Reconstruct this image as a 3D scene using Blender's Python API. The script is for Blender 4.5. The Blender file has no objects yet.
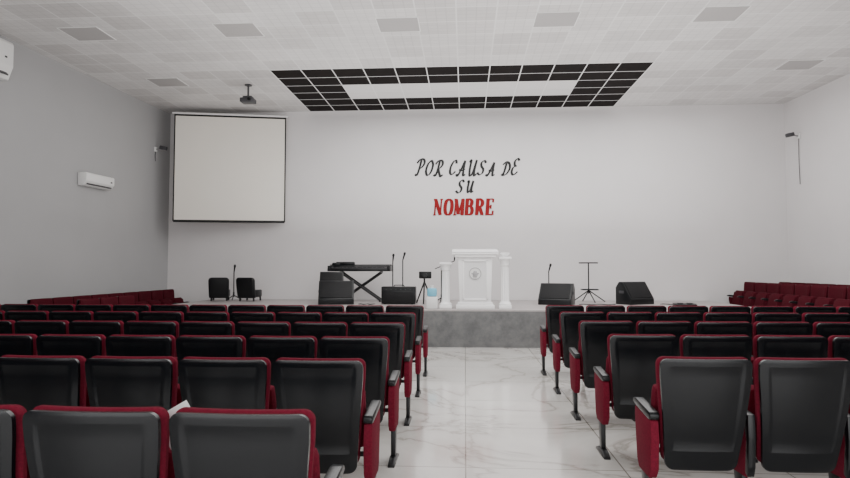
import bpy, bmesh, math, random
from mathutils import Vector, Matrix
random.seed(4)
scene = bpy.context.scene
COL = scene.collection

# ------------------------------------------------------------ materials
def nm(name):
    m = bpy.data.materials.new(name); m.use_nodes = True
    nt = m.node_tree
    return m, nt, nt.nodes["Principled BSDF"]

def plain(name, col, rough=0.5, metal=0.0, noise=0.0, nscale=20.0, bump=0.0, spec=0.5):
    m, nt, b = nm(name)
    b.inputs["Roughness"].default_value = rough
    b.inputs["Metallic"].default_value = metal
    b.inputs["Specular IOR Level"].default_value = spec
    tc = nt.nodes.new("ShaderNodeTexCoord")
    n = nt.nodes.new("ShaderNodeTexNoise"); n.inputs["Scale"].default_value = nscale
    n.inputs["Detail"].default_value = 4
    nt.links.new(tc.outputs["Object"], n.inputs["Vector"])
    r = nt.nodes.new("ShaderNodeValToRGB")
    c0 = [max(0, c*(1-noise)) for c in col]; c1 = [min(1, c*(1+noise)) for c in col]
    r.color_ramp.elements[0].position = 0.3; r.color_ramp.elements[1].position = 0.7
    r.color_ramp.elements[0].color = (*c0, 1); r.color_ramp.elements[1].color = (*c1, 1)
    nt.links.new(n.outputs["Fac"], r.inputs["Fac"])
    nt.links.new(r.outputs["Color"], b.inputs["Base Color"])
    if bump:
        bp = nt.nodes.new("ShaderNodeBump"); bp.inputs["Strength"].default_value = bump
        bp.inputs["Distance"].default_value = 0.01
        nt.links.new(n.outputs["Fac"], bp.inputs["Height"])
        nt.links.new(bp.outputs["Normal"], b.inputs["Normal"])
    return m

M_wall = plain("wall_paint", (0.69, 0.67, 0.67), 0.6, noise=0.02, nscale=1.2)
M_wallshade = plain("shaded_wall_paint", (0.39, 0.39, 0.395), 0.5, noise=0.02, nscale=1.2)  # same paint as the other walls, darkened since the left wall is lit less
M_black = plain("black_plastic", (0.004, 0.005, 0.006), 0.32, noise=0.1, spec=.35)
M_shell = plain("black_shell_plastic", (0.003, 0.004, 0.0055), 0.26, noise=0.12, nscale=60, spec=.36)
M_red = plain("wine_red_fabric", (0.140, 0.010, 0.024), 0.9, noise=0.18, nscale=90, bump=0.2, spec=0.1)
M_redd = plain("shaded_red_fabric", (0.055, 0.005, 0.010), 0.9, noise=0.18, nscale=90, bump=0.2, spec=0.08)  # wine red of the main seats, with the side rows' shading put into the colour
M_metal = plain("black_steel", (0.008, 0.008, 0.009), 0.35, 0.2, spec=.35)
M_chrome = plain("grey_steel", (0.35, 0.35, 0.36), 0.3, 0.9)
M_white = plain("white_lacquer", (0.95, 0.95, 0.95), 0.25, noise=0.01)
M_inset = plain("pulpit_panel_white", (0.74, 0.74, 0.745), 0.35, noise=0.01)
M_acw = plain("white_plastic", (0.80, 0.80, 0.79), 0.35, noise=0.01)
M_dgrey = plain("dark_grey_plastic", (0.05, 0.05, 0.055), 0.5)
M_grille = plain("speaker_grille", (0.005, 0.005, 0.006), 0.6, noise=0.5, nscale=120, bump=0.3, spec=.3)
M_screen = plain("projection_fabric", (0.82, 0.785, 0.715), 0.8, noise=0.01, nscale=2)
M_cyan = plain("pale_blue_plastic", (0.16, 0.48, 0.64), 0.3)
M_letb = plain("black_acrylic", (0.004, 0.004, 0.004), 0.4, spec=.3)
M_letr = plain("red_acrylic", (0.23, 0.002, 0.004), 0.5, spec=.2)
M_btile = plain("black_ceiling_tile", (0.006, 0.0035, 0.003), 0.8, noise=0.3, nscale=8, spec=.15)
M_lightp = plain("unlit_diffuser", (0.38, 0.365, 0.36), 0.4, noise=0.02)
M_emb = plain("grey_emblem", (0.40, 0.40, 0.41), 0.4, noise=0.15, nscale=40)
M_paper = plain("white_paper", (0.85, 0.85, 0.85), 0.7)
M_ctile = plain("white_ceiling_tile", (0.72, 0.71, 0.70), 0.6, noise=0.01)
M_stagetop = plain("stage_carpet", (0.36, 0.33, 0.325), 0.5, noise=0.10, nscale=12)
M_plat = plain("side_platform_grey", (0.20, 0.19, 0.19), 0.5, noise=0.10, nscale=12)

def stone_mat():
    m, nt, b = nm("grey_granite")
    tc = nt.nodes.new("ShaderNodeTexCoord")
    n = nt.nodes.new("ShaderNodeTexNoise"); n.inputs["Scale"].default_value = 3.5
    n.inputs["Detail"].default_value = 10; n.inputs["Roughness"].default_value = 0.75
    r = nt.nodes.new("ShaderNodeValToRGB")
    r.color_ramp.elements[0].position = 0.35; r.color_ramp.elements[0].color = (0.09, 0.093, 0.095, 1)
    r.color_ramp.elements[1].position = 0.68; r.color_ramp.elements[1].color = (0.18, 0.18, 0.18, 1)
    nt.links.new(tc.outputs["Object"], n.inputs["Vector"]); nt.links.new(n.outputs["Fac"], r.inputs["Fac"])
    nt.links.new(r.outputs["Color"], b.inputs["Base Color"]); b.inputs["Roughness"].default_value = 0.45
    return m
M_stone = stone_mat()

def floor_mat():
    m, nt, b = nm("polished_marble_tile")
    L = nt.links.new
    tc = nt.nodes.new("ShaderNodeTexCoord")
    n1 = nt.nodes.new("ShaderNodeTexNoise"); n1.inputs["Scale"].default_value = 0.6; n1.inputs["Detail"].default_value = 7
    n1.inputs["Roughness"].default_value = 0.55; n1.inputs["Distortion"].default_value = 1.0
    L(tc.outputs["Object"], n1.inputs["Vector"])
    sub = nt.nodes.new("ShaderNodeMath"); sub.operation = 'SUBTRACT'; sub.inputs[1].default_value = 0.5
    ab = nt.nodes.new("ShaderNodeMath"); ab.operation = 'ABSOLUTE'
    L(n1.outputs["Fac"], sub.inputs[0]); L(sub.outputs[0], ab.inputs[0])
    r = nt.nodes.new("ShaderNodeValToRGB")
    r.color_ramp.elements[0].position = 0.0; r.color_ramp.elements[0].color = (0.44, 0.41, 0.375, 1)
    r.color_ramp.elements[1].position = 0.018; r.color_ramp.elements[1].color = (0.66, 0.635, 0.60, 1)
    e = r.color_ramp.elements.new(0.12); e.color = (0.75, 0.73, 0.70, 1)
    L(ab.outputs[0], r.inputs["Fac"])
    br = nt.nodes.new("ShaderNodeTexBrick"); br.offset = 0.0
    br.inputs["Scale"].default_value = 1.0
    br.inputs["Brick Width"].default_value = 1.2; br.inputs["Row Height"].default_value = 1.2
    br.inputs["Mortar Size"].default_value = 0.006; br.inputs["Mortar Smooth"].default_value = 0.1
    br.inputs["Color1"].default_value = (1, 1, 1, 1); br.inputs["Color2"].default_value = (0.93, 0.93, 0.93, 1)
    br.inputs["Mortar"].default_value = (0.42, 0.40, 0.37, 1)
    L(tc.outputs["Object"], br.inputs["Vector"])
    mx = nt.nodes.new("ShaderNodeMix"); mx.data_type = 'RGBA'; mx.blend_type = 'MULTIPLY'
    mx.inputs[0].default_value = 1.0
    L(r.outputs["Color"], mx.inputs[6]); L(br.outputs["Color"], mx.inputs[7])
    L(mx.outputs[2], b.inputs["Base Color"])
    b.inputs["Roughness"].default_value = 0.16
    b.inputs["IOR"].default_value = 2.0
    b.inputs["Coat Weight"].default_value = 0.5
    b.inputs["Coat Roughness"].default_value = 0.06
    return m
M_floor = floor_mat()

TX, TY, GX, GY = 0.645, 0.555, -4.0, 12.2
def ceil_mat():
    m, nt, b = nm("ceiling_tiles")
    L = nt.links.new
    tc = nt.nodes.new("ShaderNodeTexCoord")
    mp = nt.nodes.new("ShaderNodeMapping"); mp.inputs["Location"].default_value = (-GX+TX*40, -GY+TY*60, 0)
    L(tc.outputs["Object"], mp.inputs["Vector"])
    br = nt.nodes.new("ShaderNodeTexBrick"); br.offset = 0.0
    br.inputs["Scale"].default_value = 1.0
    br.inputs["Brick Width"].default_value = TX; br.inputs["Row Height"].default_value = TY
    br.inputs["Mortar Size"].default_value = 0.013; br.inputs["Mortar Smooth"].default_value = 0.2
    br.inputs["Color1"].default_value = (0.60, 0.58, 0.57, 1); br.inputs["Color2"].default_value = (0.74, 0.725, 0.715, 1)
    br.inputs["Mortar"].default_value = (0.86, 0.85, 0.84, 1)
    L(mp.outputs["Vector"], br.inputs["Vector"])
    b2 = nt.nodes.new("ShaderNodeTexBrick"); b2.offset = 0.0
    b2.inputs["Scale"].default_value = 1.0
    b2.inputs["Brick Width"].default_value = TX/4; b2.inputs["Row Height"].default_value = TY/4
    b2.inputs["Mortar Size"].default_value = 0.009
    b2.inputs["Color1"].default_value = (1, 1, 1, 1); b2.inputs["Color2"].default_value = (0.95, 0.95, 0.95, 1)
    b2.inputs["Mortar"].default_value = (0.86, 0.86, 0.86, 1)
    L(mp.outputs["Vector"], b2.inputs["Vector"])
    mx = nt.nodes.new("ShaderNodeMix"); mx.data_type = 'RGBA'; mx.blend_type = 'MULTIPLY'
    mx.inputs[0].default_value = 1.0
    L(br.outputs["Color"], mx.inputs[6]); L(b2.outputs["Color"], mx.inputs[7])
    # large soft unevenness of the old tiles
    n = nt.nodes.new("ShaderNodeTexNoise"); n.inputs["Scale"].default_value = 0.45; n.inputs["Detail"].default_value = 3
    L(tc.outputs["Object"], n.inputs["Vector"])
    r = nt.nodes.new("ShaderNodeValToRGB")
    r.color_ramp.elements[0].position = .35; r.color_ramp.elements[0].color = (.88, .88, .88, 1)
    r.color_ramp.elements[1].position = .65; r.color_ramp.elements[1].color = (1, 1, 1, 1)
    L(n.outputs["Fac"], r.inputs["Fac"])
    m2 = nt.nodes.new("ShaderNodeMix"); m2.data_type = 'RGBA'; m2.blend_type = 'MULTIPLY'
    m2.inputs[0].default_value = 1.0
    L(mx.outputs[2], m2.inputs[6]); L(r.outputs["Color"], m2.inputs[7])
    L(m2.outputs[2], b.inputs["Base Color"])
    b.inputs["Roughness"].default_value = 0.55
    return m
M_ceil = ceil_mat()

# ------------------------------------------------------------ mesh builder
class B:
    def __init__(s): s.bm = bmesh.new()
    def _add(s, verts, faces):
        vs = [s.bm.verts.new(v) for v in verts]
        for f in faces:
            try: s.bm.faces.new([vs[i] for i in f])
            except ValueError: pass
        return vs
    def box(s, c, size, rot=None, bev=0.0):
        tmp = bmesh.new()
        bmesh.ops.create_cube(tmp, size=1)
        bmesh.ops.scale(tmp, vec=size, verts=tmp.verts)
        if bev:
            bmesh.ops.bevel(tmp, geom=tmp.edges[:], offset=bev, segments=2, affect='EDGES', profile=0.5)
        if rot is not None:
            bmesh.ops.transform(tmp, matrix=rot.to_4x4(), verts=tmp.verts)
        bmesh.ops.translate(tmp, vec=c, verts=tmp.verts)
        s._merge(tmp); return s
    def _merge(s, tmp):
        me = bpy.data.meshes.new("tmp"); tmp.to_mesh(me); tmp.free()
        s.bm.from_mesh(me); bpy.data.meshes.remove(me)
    def cyl(s, p0, p1, r0, r1=None, n=14):
        r1 = r0 if r1 is None else r1
        p0 = Vector(p0); p1 = Vector(p1); d = (p1-p0)
        q = d.to_track_quat('Z', 'Y')
        vs = []
        for p, r in ((p0, r0), (p1, r1)):
            for i in range(n):
                a = 2*math.pi*i/n
                vs.append(p + q @ Vector((r*math.cos(a), r*math.sin(a), 0)))
        fs = [(i, (i+1) % n, n+(i+1) % n, n+i) for i in range(n)]
        fs.append(tuple(reversed(range(n)))); fs.append(tuple(range(n, 2*n)))
        s._add(vs, fs); return s
    def lathe(s, prof, c=(0, 0, 0), n=32, flute=0.0, fz=(0, 0), nf=12):
        c = Vector(c); vs = []
        for r, z in prof:
            for i in range(n):
                a = 2*math.pi*i/n
                rr = r
                if flute and fz[0] <= z <= fz[1]: rr = r*(1-flute*(0.5+0.5*math.cos(nf*a)))
                vs.append(c+Vector((rr*math.cos(a), rr*math.sin(a), z)))
        fs = []
        for k in range(len(prof)-1):
            for i in range(n):
                fs.append((k*n+i, k*n+(i+1) % n, (k+1)*n+(i+1) % n, (k+1)*n+i))
        fs.append(tuple(reversed(range(n)))); fs.append(tuple(range((len(prof)-1)*n, len(prof)*n)))
        s._add(vs, fs); return s
    def prism(s, poly, a0, a1, axis='x', bev=0.0):
        def P(a, u, v):
            return {'x': (a, u, v), 'y': (u, a, v), 'z': (u, v, a)}[axis]
        n = len(poly)
        tmp = bmesh.new()
        vs = [tmp.verts.new(P(a0, *p)) for p in poly]+[tmp.verts.new(P(a1, *p)) for p in poly]
        tmp.faces.new(vs[:n]); tmp.faces.new(list(reversed(vs[n:])))
        for i in range(n): tmp.faces.new((vs[i], vs[n+i], vs[n+(i+1) % n], vs[(i+1) % n]))
        bmesh.ops.recalc_face_normals(tmp, faces=tmp.faces)
        if bev: bmesh.ops.bevel(tmp, geom=tmp.edges[:], offset=bev, segments=2, affect='EDGES', profile=0.5)
        s._merge(tmp); return s
    def tube(s, pts, r, n=8):
        for a, b in zip(pts[:-1], pts[1:]): s.cyl(a, b, r, n=n)
        return s
    def mesh(s, name, mat, smooth=True):
        bmesh.ops.recalc_face_normals(s.bm, faces=s.bm.faces)
        me = bpy.data.meshes.new(name); s.bm.to_mesh(me); s.bm.free()
        me.materials.append(mat)
        if smooth:
            for p in me.polygons: p.use_smooth = True
            try: me.set_sharp_from_angle(angle=math.radians(38))
            except Exception: pass
        return me
    def obj(s, name, mat, parent=None, loc=(0, 0, 0), rot=(0, 0, 0), smooth=True, label=None):
        o = bpy.data.objects.new(name, s.mesh(name, mat, smooth))
        o.location = loc; o.rotation_euler = rot
        COL.objects.link(o)
        if parent: o.parent = parent
        if label: o["label"] = label
        return o

def thing(name, label, cat, loc, rz=0.0, group=None):
    e = bpy.data.objects.new(name, None); e.empty_display_size = 0.1
    e.location = loc; e.rotation_euler = (0, 0, rz)
    e["label"] = label; e["category"] = cat
    if group: e["group"] = group
    COL.objects.link(e); return e
def copy_thing(src, loc, rz, label=None):
    e = src.copy(); e.location = loc; e.rotation_euler = (0, 0, rz)
    if label: e["label"] = label
    COL.objects.link(e)
    def rec(a, b):
        for c in a.children:
            k = c.copy(); k.parent = b; COL.objects.link(k); rec(c, k)
    rec(src, e)
    return e
def top(o, label, cat):
    o["label"] = label; o["category"] = cat; return o
def struct(o):
    o["kind"] = "structure"; return o

# ------------------------------------------------------------ room
YB = 15.6; ZC = 5.6; SPL = 0.06; YR = -3.0
xl = lambda y: -7.76-SPL*(YB-y)
xr = lambda y: 7.9+SPL*(YB-y)
struct(B().prism([(xl(YR)-.3, YR-.2), (xr(YR)+.3, YR-.2), (xr(YB)+.3, YB+.2), (xl(YB)-.3, YB+.2)], -0.1, 0, 'z').obj("floor", M_floor, smooth=False))
struct(B().prism([(xl(YR)-.3, YR-.2), (xr(YR)+.3, YR-.2), (xr(YB)+.3, YB+.2), (xl(YB)-.3, YB+.2)], ZC, ZC+0.1, 'z').obj("ceiling", M_ceil, smooth=False))
struct(B().box((0, YB+.1, ZC/2), (16.2, .2, ZC)).obj("wall_back", M_wall, smooth=False))
struct(B().prism([(xl(YR)-.2, YR), (xl(YR), YR), (xl(YB), YB), (xl(YB)-.2, YB)], 0, ZC, 'z').obj("wall_left", M_wallshade, smooth=False))
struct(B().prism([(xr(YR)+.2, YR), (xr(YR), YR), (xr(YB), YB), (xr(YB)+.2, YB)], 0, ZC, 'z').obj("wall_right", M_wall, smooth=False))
wr = B()
wr.box((-7.3, YR-.1, ZC/2), (3.2, .2, ZC)); wr.box((7.4, YR-.1, ZC/2), (3.2, .2, ZC)); wr.box((0, YR-.1, 4.9), (11.6, .2, 1.4))
struct(wr.obj("wall_rear", M_wall, smooth=False))

# stage
SZ = 0.72; SX0, SX1, SY0 = -6.5, 5.95, 11.95
st = thing("stage_platform", "low stage platform with grey granite front and light grey top", "stage", (0, 0, 0))
B().box(((SX0+SX1)/2, (SY0+YB)/2, SZ/2-.015), (SX1-SX0, YB-SY0-.002, SZ-.03)).obj("stage_base", M_stone, st, smooth=False, label="grey mottled granite front")
B().box(((SX0+SX1)/2, (SY0+YB)/2-.01, SZ-.015), (SX1-SX0+.02, YB-SY0-.03, .03), bev=.004).obj("stage_top", M_stagetop, st, smooth=False, label="light grey stage floor")
RP = .20
sp = thing("side_platform", "low grey side platform carrying the seats beside the stage", "platform", (6.92, 12.7, 0))
B().box((0, 0, RP/2), (1.88, 5.7, RP), bev=.01).obj("platform_body", M_plat, sp, smooth=False)

# ------------------------------------------------------------ ceiling black frame
cf = thing("black_ceiling_frame", "rectangular frame of black ceiling tiles with thin white grid lines", "ceiling panel", (0, 0, 0))
bk = B(); wt = B(); gb = B()
for i in range(12):
    for j in range(6):
        (wt if (2 <= i < 10 and 2 <= j < 4) else bk).box((GX+TX*(i+.5), GY+TY*(j+.5), ZC-.006), (TX-.002, TY-.002, .011))
for i in range(13): gb.box((GX+TX*i, GY+TY*3, ZC-.008), (.022, TY*6+.02, .0145))
for j in range(7): gb.box((GX+TX*6, GY+TY*j, ZC-.0075), (TX*12+.02, .018, .014))
bk.obj("black_tiles", M_btile, cf, smooth=False)
wt.obj("white_tiles", M_ctile, cf, smooth=False, label="white centre tiles")
gb.obj("grid_bars", M_acw, cf, smooth=False, label="thin white metal grid bars")
lp = None
for x, y in [(-6.55, 10.1), (-3.85, 10.1), (-1.1, 10.05), (1.5, 10.0), (4.1, 9.95), (-6.5, 12.9), (6.7, 12.6)]:
    if lp is None:
        lp = thing("ceiling_light_panel", "square unlit grey flat panel light set in the tiled ceiling", "ceiling light", (x, y, ZC), group="panel lights in the ceiling")
        B().box((0, 0, -.003), (.68, .58, .006)).obj("diffuser", M_lightp, lp, smooth=False)
        f = B()
        for sx in (-1, 1): f.box((sx*.345, 0, -.004), (.015, .61, .008)); f.box((0, sx*.295, -.004), (.70, .015, .008))
        f.obj("light_frame", M_acw, lp, smooth=False)
    else: copy_thing(lp, (x, y, ZC), 0)

# ------------------------------------------------------------ theatre chair
def shell_mesh(name, W, Wb, z0, z1, rt, rb, thick, lean, yoff, curve, mat, raised=None, edge=0.5, nu=16):
    zs = set()
    for k in range(7):
        a = math.pi/2*k/6
        zs.add(round(z1-rt+rt*math.sin(a), 5)); zs.add(round(z0+rb-rb*math.sin(a), 5))
    for k in range(1, 8): zs.add(round(z0+rb+(z1-rt-z0-rb)*k/8, 5))
    us = [-1+2*i/nu for i in range(nu+1)]
    if raised:
        for e in (raised[0], raised[0]-.05): us += [e, -e]
        for zz in raised[1:3]: zs.add(round(zz, 5))
        zs.add(round(raised[1]+.015, 5)); zs.add(round(raised[2]-.015, 5))
    us = sorted(set(round(u, 4) for u in us)); zs = sorted(zs)
    def hw(z):
        t = (z-z0)/(z1-z0); w = Wb+(W-Wb)*min(1, t*1.15)
        if z > z1-rt: w = w-rt+math.sqrt(max(0, rt*rt-(z-(z1-rt))**2))
        if z < z0+rb: w = w-rb+math.sqrt(max(0, rb*rb-(z0+rb-z)**2))
        return max(w, .02)
    vs = []; nU = len(us); nZ = len(zs)
    for side in (0, 1):
        for z in zs:
            for u in us:
                x = u*hw(z)
                yc = yoff-lean*(z-z0)-0.10*lean*math.sin(3*(z-z0)/(z1-z0))
                yc += curve*(x*x)/(W*W)
                eu = min(1, (1-abs(u))*6+edge); ez = min(1, min(z-z0, z1-z)/(z1-z0)*12+edge)
                th = thick/2*min(eu, ez)
                y = yc + (th if side else -th)
                if raised and not side and abs(u) <= raised[0]-.04 and raised[1]+.01 <= z <= raised[2]-.01: y += raised[3]
                vs.append((x, y, z))
    fs = []
    o = nU*nZ
    for a in range(nZ-1):
        for c in range(nU-1):
            i = a*nU+c
            fs.append((i, i+1, i+nU+1, i+nU)); fs.append((o+i, o+i+nU, o+i+nU+1, o+i+1))
    for a in range(nZ-1):
        for c in (0, nU-1):
            i = a*nU+c; fs.append((i, i+nU, o+i+nU, o+i))
    for c in range(nU-1):
        for a in (0, nZ-1):
            i = a*nU+c; fs.append((i, i+1, o+i+1, o+i))
    b = B(); b._add(vs, fs)
    return b.mesh(name, mat)

ME_shell = shell_mesh("back_shell", .264, .208, .31, .993, .038, .05, .028, .20, -.03, .018, M_shell, raised=(.82, .43, .95, .005), edge=.75)
ME_cush = shell_mesh("back_cushion", .270, .215, .34, 1.0, .042, .05, .062, .20, .010, .03, M_red, edge=.35)
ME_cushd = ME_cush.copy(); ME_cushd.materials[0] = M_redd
R14 = Matrix.Rotation(math.radians(14), 3, 'X')
b = B(); b.box((0, .155, .60), (.47, .09, .40), R14, .035)
ME_seat = b.mesh("seat_cushion", M_red)
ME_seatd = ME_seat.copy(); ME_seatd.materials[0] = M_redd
b = B(); b.box((0, .215, .585), (.44, .02, .37), R14, .008)
ME_pan = b.mesh("seat_pan", M_shell)
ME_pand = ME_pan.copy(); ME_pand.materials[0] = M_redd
arm_poly = [(-.08, .655), (.26, .69), (.315, .68), (.32, .655), (.26, .645), (-.02, .615), (-.045, .50), (-.02, .30), (-.05, .28), (-.07, .34), (-.085, .52)]
b = B(); b.prism(arm_poly, -.022, .022, 'x', .006)
ME_arm = b.mesh("armrest", M_black)
b = B(); b.prism([(-.045, .60), (.27, .64), (.28, .58), (.22, .30), (.18, .26), (-.02, .27), (-.045, .48)], -.019, .019, 'x', .006)
ME_panel = b.mesh("side_panel", M_red)
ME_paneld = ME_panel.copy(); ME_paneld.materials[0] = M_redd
b = B(); b.prism([(-.10, .645), (-.09, .665), (.22, .69), (.275, .68), (.28, .655), (.22, .64), (-.05, .615), (-.095, .62)], -.028, .028, 'x', .008)
ME_armE = b.mesh("armrest", M_black)
b = B(); b.prism([(-.09, .615), (.24, .64), (.25, .58), (.21, .31), (.17, .26), (-.04, .26), (-.085, .32), (-.105, .50)], -.026, .026, 'x', .010)
ME_panelE = b.mesh("side_panel", M_red)
b = B()
b.prism([(.03, .28), (.15, .28), (.10, .03), (.03, .03)], -.018, .018, 'x', .004)
b.prism([(-.10, 0), (.24, 0), (.22, .018), (.12, .05), (0, .05), (-.09, .018)], -.026, .026, 'x', .004)
ME_leg = b.mesh("leg", M_metal)
b = B(); b.cyl((-.255, .06, .40), (.255, .06, .40), .016); b.box((0, .02, .385), (.30, .09, .03), bev=.005)
ME_bar = b.mesh("support_bar", M_metal)

PITCH = .57
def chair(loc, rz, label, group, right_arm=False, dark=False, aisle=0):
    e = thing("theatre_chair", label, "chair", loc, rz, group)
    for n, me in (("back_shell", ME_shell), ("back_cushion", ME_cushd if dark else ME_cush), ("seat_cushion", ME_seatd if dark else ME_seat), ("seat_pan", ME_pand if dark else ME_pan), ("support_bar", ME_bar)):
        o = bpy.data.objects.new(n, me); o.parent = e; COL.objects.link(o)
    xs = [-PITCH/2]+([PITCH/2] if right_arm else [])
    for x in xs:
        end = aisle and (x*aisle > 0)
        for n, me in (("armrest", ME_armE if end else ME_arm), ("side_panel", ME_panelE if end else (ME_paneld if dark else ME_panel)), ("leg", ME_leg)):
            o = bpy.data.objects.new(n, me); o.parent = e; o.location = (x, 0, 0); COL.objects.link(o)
    return e
LAB = "theatre chair with black back and wine red upholstery, seat folded"
LABE = "aisle-end theatre chair with black back and red arm panel"
LABS = "side-row theatre chair in shade-darkened red, facing inwards along the wall"
def block(x_aisle, sgn, rows, n, group):
    for y in rows:
        for i in range(n):
            x = x_aisle+sgn*(i+.5)*PITCH+(.02 if y < 3 else 0)
            ra = (i == 0) if sgn < 0 else (i == n-1)
            chair((x, y, 0), 0, LABE if i == 0 else LAB, group, ra, aisle=(-sgn if i == 0 else 0))
block(-.57, -1, [2.40, 3.70, 4.85, 6.1, 7.42, 8.8], 12, "seating block beside the aisle, screen side")
block(1.13, 1, [3.90, 5.16, 6.42, 7.7, 9.0], 12, "seating block beside the aisle, bare wall side")
for i in range(9):
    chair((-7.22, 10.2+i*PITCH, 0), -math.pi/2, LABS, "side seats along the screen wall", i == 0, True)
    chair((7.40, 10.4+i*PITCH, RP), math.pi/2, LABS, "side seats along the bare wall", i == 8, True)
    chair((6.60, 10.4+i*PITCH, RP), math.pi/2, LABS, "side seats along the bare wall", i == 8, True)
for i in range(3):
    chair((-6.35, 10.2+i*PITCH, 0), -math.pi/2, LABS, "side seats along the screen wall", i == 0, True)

# paper tucked between seats
pp = B(); pp.box((0, 0, .13), (.15, .002, .26), Matrix.Rotation(math.radians(-30), 3, 'Y'))
top(pp.obj("paper_sheet", M_paper, loc=(-1.13, 2.45, .715), rot=(0, 0, .05), smooth=False), "white sheet of paper tucked between two folded chair seats", "paper")

# ------------------------------------------------------------ projection screen
SRZ = math.radians(12)
sc = thing("projection_screen", "large white projection screen with thin black border", "projection screen", (-5.94, 15.13, 2.72), SRZ)
SW, SH = 2.72, 2.66
B().box((0, 0, SH/2), (SW, .012, SH)).obj("screen_fabric", M_screen, sc, smooth=False)
f = B()
for sx in (-1, 1): f.box((sx*SW/2, -.004, SH/2), (.03, .014, SH))
f.box((0, -.004, SH), (SW+.03, .014, .04)); f.box((0, -.004, 0), (SW+.03, .014, .03))
f.obj("screen_border", M_letb, sc, smooth=False)
B().box((0, 0, SH+.05), (SW+.14, .06, .05), bev=.02).obj("screen_case", M_acw, sc)
B().cyl((-SW/2, 0, -.03), (SW/2, 0, -.03), .014).obj("bottom_bar", M_black, sc)
g = B()
g.box((1.2, .10, SH+.06), (.03, .20, .03)); g.box((-1.25, .36, SH+.06), (.03, .72, .03))
g.obj("wall_bracket", M_acw, sc)

# ------------------------------------------------------------ projector
pj = thing("ceiling_projector", "small projector hanging from the ceiling on a pole", "projector", (-4.8, 13.2, ZC))
B().cyl((0, 0, 0), (0, 0, -.26), .022).cyl((0, 0, -.0), (0, 0, -.02), .08).obj("mount_pole", M_dgrey, pj)
B().box((0, 0, -.36), (.30, .26, .10), bev=.02).obj("projector_body", M_dgrey, pj)
B().cyl((.07, -.13, -.36), (.07, -.17, -.36), .035).obj("lens", M_letb, pj)
B().box((0, 0, -.28), (.20, .16, .03), bev=.005).obj("mount_plate", M_dgrey, pj)

# ------------------------------------------------------------ air conditioners
def ac(loc, rz, L, H, D, label):
    e = thing("air_conditioner", label, "air conditioner", loc, rz)
    poly = [(0, 0), (-D*.6, 0), (-D, H*.35), (-D, H*.92), (-D*.9, H), (0, H)]
    B().prism(poly, -L/2, L/2, 'x', .012).obj("casing", M_acw, e)
    B().box((0, -D*.80, H*.15), (L*.86, .02, H*.16), Matrix.Rotation(math.radians(-45), 3, 'X')).obj("louvre", M_dgrey, e)
    B().box((L*.38, -D-.002, H*.55), (.05, .006, .03)).obj("display", M_dgrey, e)
    return e
wa = math.atan(SPL)
ac((xl(12.55)+.006, 12.55, 3.24), math.pi/2-wa, .92, .27, .20, "white split air conditioner unit mounted high on the wall")
ac((xl(9.40)+.006, 9.40, 4.80), math.pi/2-wa, 1.4, .66, .22, "large white air conditioner mounted just below the ceiling")

# ------------------------------------------------------------ wall cameras
def wall_cam(loc, rz, cable, label):
    e = thing("wall_camera", label, "camera", loc, rz)
    B().box((0, .015, 0), (.10, .03, .12), bev=.005).obj("wall_plate", M_acw, e)
    B().cyl((0, .03, 0), (0, .18, .03), .015).obj("bracket", M_chrome, e)
    B().box((0, .22, .03), (.10, .18, .09), Matrix.Rotation(math.radians(-12), 3, 'X'), .015).obj("camera_body", M_dgrey, e)
    B().tube([(0, .02, -.05), (.02, .012, -cable*.5), (0, .012, -cable)], .007).obj("cable", M_dgrey, e)
    return e
wall_cam((xl(14.9)+.005, 14.9, 4.52), -math.pi/2-wa, .3, "small dark camera on a wall bracket with short cable")
wall_cam((xr(15.0)-.005, 15.0, 4.66), math.pi/2+wa, 1.15, "small dark camera on a bracket with long hanging cable")

# ------------------------------------------------------------ lettering
def catmull(pts, k=6):
    if len(pts) < 3: return pts
    P = [pts[0]]+list(pts)+[pts[-1]]; out = []
    for i in range(1, len(P)-2):
        for t in range(k):
            t = t/k
            out.append(tuple(.5*((2*P[i][d])+(-P[i-1][d]+P[i+1][d])*t+(2*P[i-1][d]-5*P[i][d]+4*P[i+1][d]-P[i+2][d])*t*t+(-P[i-1][d]+3*P[i][d]-3*P[i+1][d]+P[i+2][d])*t**3) for d in (0, 1)))
    out.append(pts[-1]); return out
def letter(strokes, w, h, shear, wmin, wmax, nib, dep):
    b = B(); nx, nz = math.cos(nib), math.sin(nib)
    for kk, s in enumerate(strokes):
        ws = 1.0
        if isinstance(s, tuple): s, ws = s
        sm = catmull(s)
        pts = [(p[0]*w+shear*p[1]*h, p[1]*h) for p in sm]
        vs = []; n = len(pts)
        for i, p in enumerate(pts):
            a = pts[max(0, i-1)]; c = pts[min(n-1, i+1)]
            dx, dz = c[0]-a[0], c[1]-a[1]; l = math.hypot(dx, dz) or 1; dx /= l; dz /= l
            hw = (wmin+wmax*abs(dx*nz-dz*nx))*ws
            for sg in (-1, 1):
                for y in (0, -dep-.001*kk):
                    vs.append((p[0]-dz*hw*sg, y, p[1]+dx*hw*sg))
        fs = []
        for i in range(n-1):
            o = i*4; q = o+4
            fs += [(o, o+1, q+1, q), (o+2, q+2, q+3, o+3), (o+1, o+3, q+3, q+1), (o, q, q+2, o+2)]
        fs += [(0, 2, 3, 1), ((n-1)*4, (n-1)*4+1, (n-1)*4+3, (n-1)*4+2)]
        b._add(vs, fs)
    return b
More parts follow.
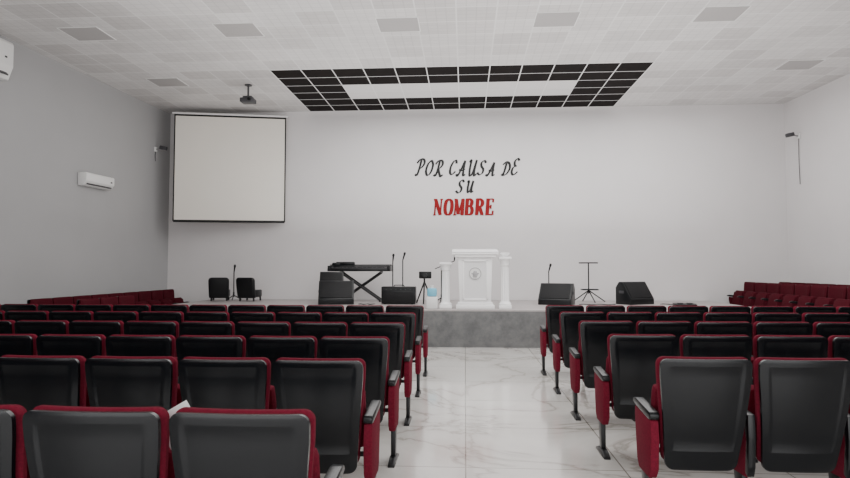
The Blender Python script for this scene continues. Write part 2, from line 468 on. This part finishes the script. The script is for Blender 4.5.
SCR = {
 'P': [[(.3, 1.0), (.27, .5), (.15, .02), (-.08, .08)], [(-.12, .78), (.15, 1.02), (.55, 1.02), (.72, .78), (.5, .5), (.2, .46)]],
 'O': [[(.42, 1), (.1, .78), (.02, .3), (.28, 0), (.6, .2), (.68, .7), (.42, 1), (.2, .88)]],
 'R': [[(.3, 1.0), (.27, .5), (.15, .02), (-.08, .08)], [(-.12, .78), (.15, 1.02), (.55, 1.02), (.70, .78), (.5, .54), (.25, .5)], [(.3, .52), (.5, .2), (.75, -.05), (.95, .08)]],
 'C': [[(.68, .78), (.55, 1.0), (.25, .9), (.04, .5), (.12, .1), (.42, 0), (.75, .22)]],
 'A': [[(-.15, .12), (.02, 0), (.25, .4), (.5, 1.02)], [(.5, 1.02), (.52, .5), (.6, .02), (.82, .1)], [(.05, .42), (.35, .36), (.7, .44)]],
 'U': [[(-.05, .85), (.1, 1), (.12, .4), (.25, 0), (.5, .2), (.65, 1)], [(.65, 1), (.62, .35), (.7, 0), (.9, .12)]],
 'S': [[(.68, .85), (.45, 1.02), (.18, .86), (.25, .6), (.52, .38), (.5, .1), (.2, -.02), (-.08, .15)]],
 'D': [[(.25, .95), (.22, .5), (.12, .03)], [(-.15, .8), (.2, 1.02), (.6, .88), (.75, .5), (.5, .1), (.12, 0), (-.08, .1)]],
 'E': [[(.66, .88), (.42, 1.02), (.16, .84), (.25, .58), (.48, .55)], [(.48, .55), (.1, .44), (.04, .14), (.3, -.02), (.7, .18)]],
}
def ser(x, z, w=.15): return [(x-w, z), (x+w, z)]
BLK = {
 'N': [([(.16, .02), (.16, .98)], .45), [(.14, .98), (.80, .02)], ([(.80, .02), (.80, .98)], .45), ser(.10, .97), ser(.82, .97), ser(.15, .03)],
 'O': [[(.5, .97), (.22, .85), (.12, .5), (.22, .15), (.5, .03), (.78, .15), (.88, .5), (.78, .85), (.5, .97)]],
 'M': [([(.10, .02), (.12, .98)], .45), [(.14, .98), (.5, .06)], ([(.5, .06), (.88, .98)], .5), [(.90, .98), (.92, .02)], ser(.08, .97, .12), ser(.94, .97, .12), ser(.10, .03), ser(.93, .03, .13)],
 'B': [[(.25, .02), (.25, .98)], [(.08, .97), (.5, .97), (.76, .84), (.68, .6), (.25, .52)], [(.25, .52), (.7, .5), (.86, .26), (.7, .06), (.08, .03)]],
 'R': [[(.25, .02), (.25, .98)], [(.08, .97), (.5, .97), (.80, .80), (.7, .56), (.25, .5)], [(.5, .5), (.85, .02)], ser(.22, .03), ser(.90, .03, .1)],
 'E': [[(.25, .02), (.25, .98)], [(.06, .97), (.82, .97)], ([(.82, .98), (.82, .76)], .5), [(.22, .5), (.62, .5)], ([(.60, .62), (.60, .38)], .5), [(.06, .03), (.86, .03)], ([(.86, .02), (.86, .26)], .5)],
}
def word(text, lib, x0, z0, lw, lh, adv, space, mat, label, shear, wmin, wmax, nib, jit=0.0):
    e = thing("wall_lettering", label, "lettering", (x0, YB, z0))
    x = 0
    for i, ch in enumerate(text):
        if ch == ' ': x += space; continue
        z = 0; kw = 1; kh = 1
        if jit:
            z = jit*random.uniform(-1, 1); kw = 1+random.uniform(-.1, .12); kh = 1+random.uniform(-.08, .14)
        letter(lib[ch], lw*kw, lh*kh, shear, wmin, wmax, nib, .012).obj("letter", mat, e, loc=(x, -.001, z), smooth=False)
        x += adv*kw
random.seed(11)
word("POR CAUSA DE", SCR, -1.26, 3.90, .22, .36, .234, .14, M_letb, "black calligraphic wall letters reading POR CAUSA DE", .22, .009, .022, .45, .03)
word("SU", SCR, -.22, 3.45, .20, .30, .235, .1, M_letb, "black calligraphic wall letters reading SU", .22, .009, .022, .45, .01)
word("NOMBRE", BLK, -.81, 2.87, .230, .42, .262, .1, M_letr, "bold red serif wall letters reading NOMBRE", .08, .016, .030, 0)

# ------------------------------------------------------------ pulpit and columns
PX, PY = .20, 12.45
p = thing("pulpit", "white lacquered pulpit with round grey emblem on its front", "pulpit", (PX, PY, SZ))
B().box((0, 0, .04), (.76, .50, .08), bev=.01).box((0, 0, .10), (.70, .46, .05), bev=.01).obj("plinth", M_white, p)
B().prism([(-.31, .12), (.31, .12), (.34, 1.02), (-.34, 1.02)], -.20, .20, 'y', .008).obj("pulpit_body", M_white, p)
B().box((0, -.2015, .57), (.46, .006, .76)).obj("front_panel", M_inset, p)
fr = B()
for sx in (-1, 1): fr.box((sx*.235, -.21, .57), (.03, .03, .79), bev=.004)
fr.box((0, -.21, .955), (.50, .03, .03), bev=.004); fr.box((0, -.21, .185), (.50, .03, .03), bev=.004)
fr.obj("panel_moulding", M_white, p)
B().box((0, 0, 1.045), (.82, .50, .05), bev=.012).box((0, 0, 1.09), (.92, .54, .035), bev=.01).obj("cornice", M_white, p)
B().prism([(-.27, 1.11), (.27, 1.11), (.27, 1.20), (-.27, 1.14)], -.46, .46, 'x', .006).obj("reading_top", M_white, p)
em = B(); em.cyl((0, -.200, .70), (0, -.212, .70), .13, n=36); em.obj("emblem_disc", M_acw, p)
em = B()
for i in range(28):
    a0 = 2*math.pi*i/28; a1 = 2*math.pi*(i+1)/28
    em.cyl((.115*math.cos(a0), -.214, .70+.115*math.sin(a0)), (.115*math.cos(a1), -.214, .70+.115*math.sin(a1)), .009, n=6)
em.lathe([(.0, -.0), (.035, .0), (.05, .05), (.03, .12), (.0, .13)], (0, -.214, .63), n=12)
em.box((0, -.216, .70), (.15, .008, .02)); em.obj("emblem", M_emb, p)

colm = None
for x, s in ((PX-.59, 1.0), (PX+.60, 1.12)):
    if colm is None:
        colm = thing("column_stand", "short white fluted classical column beside the pulpit", "column", (x, PY, SZ), group="columns flanking the pulpit")
        B().box((0, 0, .03), (.25, .26, .06), bev=.006).lathe([(.12, .06), (.125, .08), (.11, .10), (.095, .115), (.088, .13)]).obj("column_base", M_white, colm)
        B().lathe([(.086, .12), (.084, .13), (.082, .4), (.077, .72), (.075, .76)], n=60, flute=.16, fz=(.125, .75), nf=10).obj("shaft", M_white, colm)
        B().lathe([(.075, .75), (.095, .77), (.09, .79), (.115, .86), (.12, .88)]).box((0, 0, .90), (.25, .28, .045), bev=.008).obj("capital", M_white, colm)
    else:
        k = copy_thing(colm, (x, PY, SZ), 0, "slightly taller white fluted column with a small bowl on top"); k.scale = (1, 1, s)
v = thing("white_bowl", "small round white bowl standing on a column", "bowl", (PX+.60, PY, SZ+.9225*1.12+.001))
B().lathe([(.04, 0), (.05, .01), (.095, .05), (.10, .075), (.09, .08), (.06, .06)]).obj("bowl_body", M_white, v)

c = thing("water_dispenser", "small white and pale blue plastic bottle box beside a column", "dispenser", (-.66, 12.30, SZ))
B().box((0, 0, .12), (.22, .20, .24), bev=.015).obj("dispenser_base", M_acw, c)
B().box((0, 0, .325), (.19, .17, .165), bev=.03).obj("bottle", M_cyan, c)
B().cyl((0, 0, .40), (0, 0, .46), .035).obj("cap", M_acw, c)

# ------------------------------------------------------------ wedge monitors / amps
def wedge(loc, rz, W, H, D, label):
    e = thing("stage_monitor", label, "speaker", loc, rz)
    poly = [(-D/2, 0), (D/2, 0), (D/2, H*.75), (D*.28, H), (D*.05, H), (-D/2, H*.25)]
    B().prism(poly, -W/2, W/2, 'x', .01).obj("cabinet", M_black, e)
    a = Vector((0, -D/2, H*.25)); q = Vector((0, D*.05, H)); d = (q-a); ang = math.atan2(d.z, d.y)
    mid = (a+q)/2+Vector((0, -math.sin(ang), math.cos(ang)))*.008
    B().box(mid, (W*.9, d.length*.88, .014), Matrix.Rotation(ang, 3, 'X'), .004).obj("grille", M_grille, e)
    for sx in (-1, 1):
        B().box((sx*(W/2+.006), D*.1, H*.55), (.012, .14, .06), bev=.004).obj("handle", M_dgrey, e)
    return e
wedge((2.02, 13.8, SZ), math.radians(-22), .72, .47, .45, "black wedge stage monitor turned slightly outwards on the stage")
wedge((3.80, 14.1, SZ), math.radians(32), .72, .50, .45, "black wedge stage monitor angled inwards, beside cables")
def amp(loc, rz, W, H, D, label):
    e = thing("guitar_amplifier", label, "amplifier", loc, rz)
    B().box((0, 0, H/2+.015), (W, D, H), bev=.015).obj("cabinet", M_black, e)
    B().box((0, -D/2-.004, H*.42), (W*.88, .012, H*.66), bev=.004).obj("grille", M_grille, e)
    B().box((0, -D/2-.003, H*.88), (W*.9, .01, H*.14)).obj("control_panel", M_black, e)
    k = B()
    for i in range(6): k.cyl((-W*.35+i*W*.14, -D/2-.005, H*.88), (-W*.35+i*W*.14, -D/2-.025, H*.88), .010, n=10)
    k.obj("knobs", M_dgrey, e)
    B().tube([(-.12, 0, H+.01), (-.10, 0, H+.045), (.10, 0, H+.045), (.12, 0, H+.01)], .01).obj("carry_handle", M_metal, e)
    f = B()
    for sx in (-1, 1):
        for sy in (-1, 1): f.cyl((sx*W*.4, sy*D*.38, 0), (sx*W*.4, sy*D*.38, .02), .02)
    f.obj("rubber_feet", M_metal, e)
    return e
wedge((-2.88, 13.65, SZ), math.radians(10), .78, .52, .46, "black wedge stage monitor below the keyboard stand")
amp((-1.48, 13.75, SZ), 0, .76, .38, .32, "low black amplifier box on the stage")
wedge((-3.12, 14.22, SZ), .12, .54, .72, .34, "tall black speaker behind the stage monitor")

def pad_seat(loc, rz, label):
    e = thing("stage_chair", label, "chair", loc, rz)
    B().box((0, .0, .19), (.44, .38, .18), bev=.03).obj("seat", M_black, e)
    me = shell_mesh("backrest", .24, .23, .08, .58, .08, .04, .08, .18, -.19, .02, M_black)
    o = bpy.data.objects.new("backrest", me); o.parent = e; COL.objects.link(o)
    for sx in (-1, 1):
        for sy in (-1, 1):
            B().cyl((sx*.17, sy*.16, .15), (sx*.18, sy*.17, 0.012), .022).obj("leg", M_metal, e)
pad_seat((-6.0, 14.75, SZ), .25, "low black padded seat standing beside the side seats")
pad_seat((-5.24, 14.75, SZ), -.15, "low black padded seat near the end of the stage")

# ------------------------------------------------------------ keyboard
k = thing("keyboard_stand", "black folding cross-legged keyboard stand", "stand", (-2.50, 14.75, SZ))
g = B()
for y in (-.14, .14):
    g.cyl((-.48, y, .035), (.48, y, .70), .026); g.cyl((.48, y, .035), (-.48, y, .70), .026)
g.obj("crossed_legs", M_metal, k)
g = B()
for x in (-.48, .48): g.cyl((x, -.25, .027), (x, .25, .027), .025); g.cyl((x, -.2, .71), (x, .2, .71), .018)
g.obj("cross_bars", M_metal, k)
k = thing("electronic_keyboard", "black electronic keyboard with raised rear console on a folding stand", "keyboard", (-2.54, 14.75, SZ+.73), 0.0)
B().prism([(-.19, 0), (.21, 0), (.21, .15), (.10, .17), (-.05, .09), (-.17, .08), (-.19, .06)], -.76, .76, 'x', .012).obj("keyboard_body", M_black, k)
for sx in (-1, 1): B().box((sx*.72, -.08, .07), (.07, .24, .13), bev=.015).obj("end_block", M_black, k)
B().box((0, -.10, .083), (1.24, .10, .012)).obj("white_keys", M_dgrey, k)
g = B()
for i in range(36):
    if i % 7 in (2, 6): continue
    g.box((-.60+i*.0343, -.085, .094), (.018, .075, .016))
g.obj("black_keys", M_letb, k)
B().box((-.38, .14, .19), (.46, .10, .08), bev=.02).box((-.60, .12, .17), (.20, .14, .08), bev=.02).obj("rear_console", M_black, k)

# ------------------------------------------------------------ mic stands
def mic_stand(loc, h, rz, label, boom=0.0, mic=True, sp=.20):
    e = thing("microphone_stand", label, "microphone stand", loc, rz)
    B().cyl((0, 0, .10), (0, 0, h), .013).cyl((0, 0, .08), (0, 0, .2), .02).obj("pole", M_metal, e)
    g = B()
    for i in range(3):
        a = 2*math.pi*i/3+.4
        g.cyl((0, 0, .12), (sp*math.cos(a), sp*math.sin(a), .012), .012)
    g.obj("tripod_base", M_metal, e)
    tip = Vector((0, 0, h))
    if boom:
        t2 = Vector((boom, -.1, h+.12)); B().cyl(Vector((-boom*.5, .05, h-.06)), t2, .010).obj("boom_arm", M_metal, e); tip = t2
    if mic:
        B().cyl(tip, tip+Vector((.02, -.05, .14)), .014, .022).cyl(tip+Vector((.02, -.05, .14)), tip+Vector((.025, -.065, .19)), .030, .024).obj("microphone", M_black, e)
    return e
mic_stand((-1.70, 14.4, SZ), .95, 0, "tall black microphone stand beside another one")
mic_stand((-1.52, 14.95, SZ), 1.0, .6, "tall black microphone stand with tripod base")
mic_stand((-5.85, 15.25, SZ), .70, .3, "thin microphone stand behind the low black seats")
mic_stand((2.0, 14.9, SZ), .72, .3, "short microphone stand behind a stage monitor")
mic_stand((-.55, 14.3, SZ), .85, 0, "boom microphone stand near the pulpit", boom=.3)
s = thing("cymbal_stand", "black tripod stand with a short flat crossbar on top", "stand", (2.92, 14.8, SZ))
B().cyl((0, 0, .2), (0, 0, .92), .015).obj("pole", M_metal, s)
g = B()
for i in range(4):
    a = 2*math.pi*i/4+.2
    g.cyl((0, 0, .28), (.40*math.cos(a), .34*math.sin(a), .014), .013)
g.obj("tripod_base", M_metal, s)
B().box((0, 0, .93), (.44, .06, .03), bev=.004).box((.02, 0, .30), (.38, .24, .03), bev=.004).obj("crossbar", M_metal, s)
s = thing("camera_tripod", "small camera on a black tripod beside the pulpit", "tripod", (-.92, 13.9, SZ))
g = B()
for i in range(3):
    a = 2*math.pi*i/3+.5
    g.cyl((0, 0, .50), (.22*math.cos(a), .22*math.sin(a), .012), .017)
g.cyl((0, 0, .42), (0, 0, .58), .02); g.obj("tripod_legs", M_metal, s)
B().box((.02, 0, .65), (.28, .14, .16), bev=.02).obj("camera_body", M_black, s)
B().cyl((.02, -.07, .65), (.02, -.16, .65), .05).obj("lens", M_black, s)
for x0, x1, y in ((2.5, 3.3, 13.7), (-2.35, -2.0, 13.5), (4.3, 5.1, 13.9)):
    pts = [(x0+(x1-x0)*i/16, y+.10*math.sin(i*.9), SZ+.0125) for i in range(17)]
    top(B().tube(pts, .010, 6).obj("audio_cable", M_black), "black audio cable lying loose on the stage floor", "cable")
s = thing("pedal_board", "small flat black pedal board lying near the loose cables", "pedal", (4.7, 13.55, SZ))
B().prism([(-.12, 0), (.12, 0), (.12, .06), (-.12, .03)], -.22, .22, 'x', .006).obj("pedal_body", M_black, s)
B().box((-.1, 0, .055), (.1, .1, .02), bev=.004).box((.1, 0, .055), (.1, .1, .02), bev=.004).obj("pedals", M_dgrey, s)

# ------------------------------------------------------------ lights
def area(name, loc, rot, sx, sy, p, col=(1, 1, 1)):
    l = bpy.data.lights.new(name, 'AREA'); l.shape = 'RECTANGLE'; l.size = sx; l.size_y = sy; l.energy = p; l.color = col
    o = bpy.data.objects.new(name, l); o.location = loc; o.rotation_euler = [math.radians(a) for a in rot]; COL.objects.link(o)
area("doorway_daylight", (0, -2.9, 2.2), (94, 0, 0), 11, 4, 430, (1, .985, .965))
area("overhead_fill", (1.4, 10.0, 5.45), (0, 0, 0), 9, 9, 720, (1, .99, .98))  # added unseen fill from above; the ceiling panels themselves are unlit
area("floor_bounce_fill", (0.5, 9.0, 2.4), (180, 0, 0), 11, 11, 430, (1, .99, .98))  # added unseen lamp brightening the ceiling in place of daylight bounced off the floor
w = bpy.data.worlds.new("world"); scene.world = w; w.use_nodes = True
w.node_tree.nodes["Background"].inputs[0].default_value = (.9, .93, 1, 1)
w.node_tree.nodes["Background"].inputs[1].default_value = 0.9

# ------------------------------------------------------------ camera
cd = bpy.data.cameras.new("camera"); cd.lens = 26.0; cd.sensor_width = 36; cd.clip_end = 200
cam = bpy.data.objects.new("camera", cd); cam.location = (0, 0, 1.53)
cam.rotation_euler = (math.radians(92.7), 0, math.radians(3.73)); COL.objects.link(cam)
scene.camera = cam
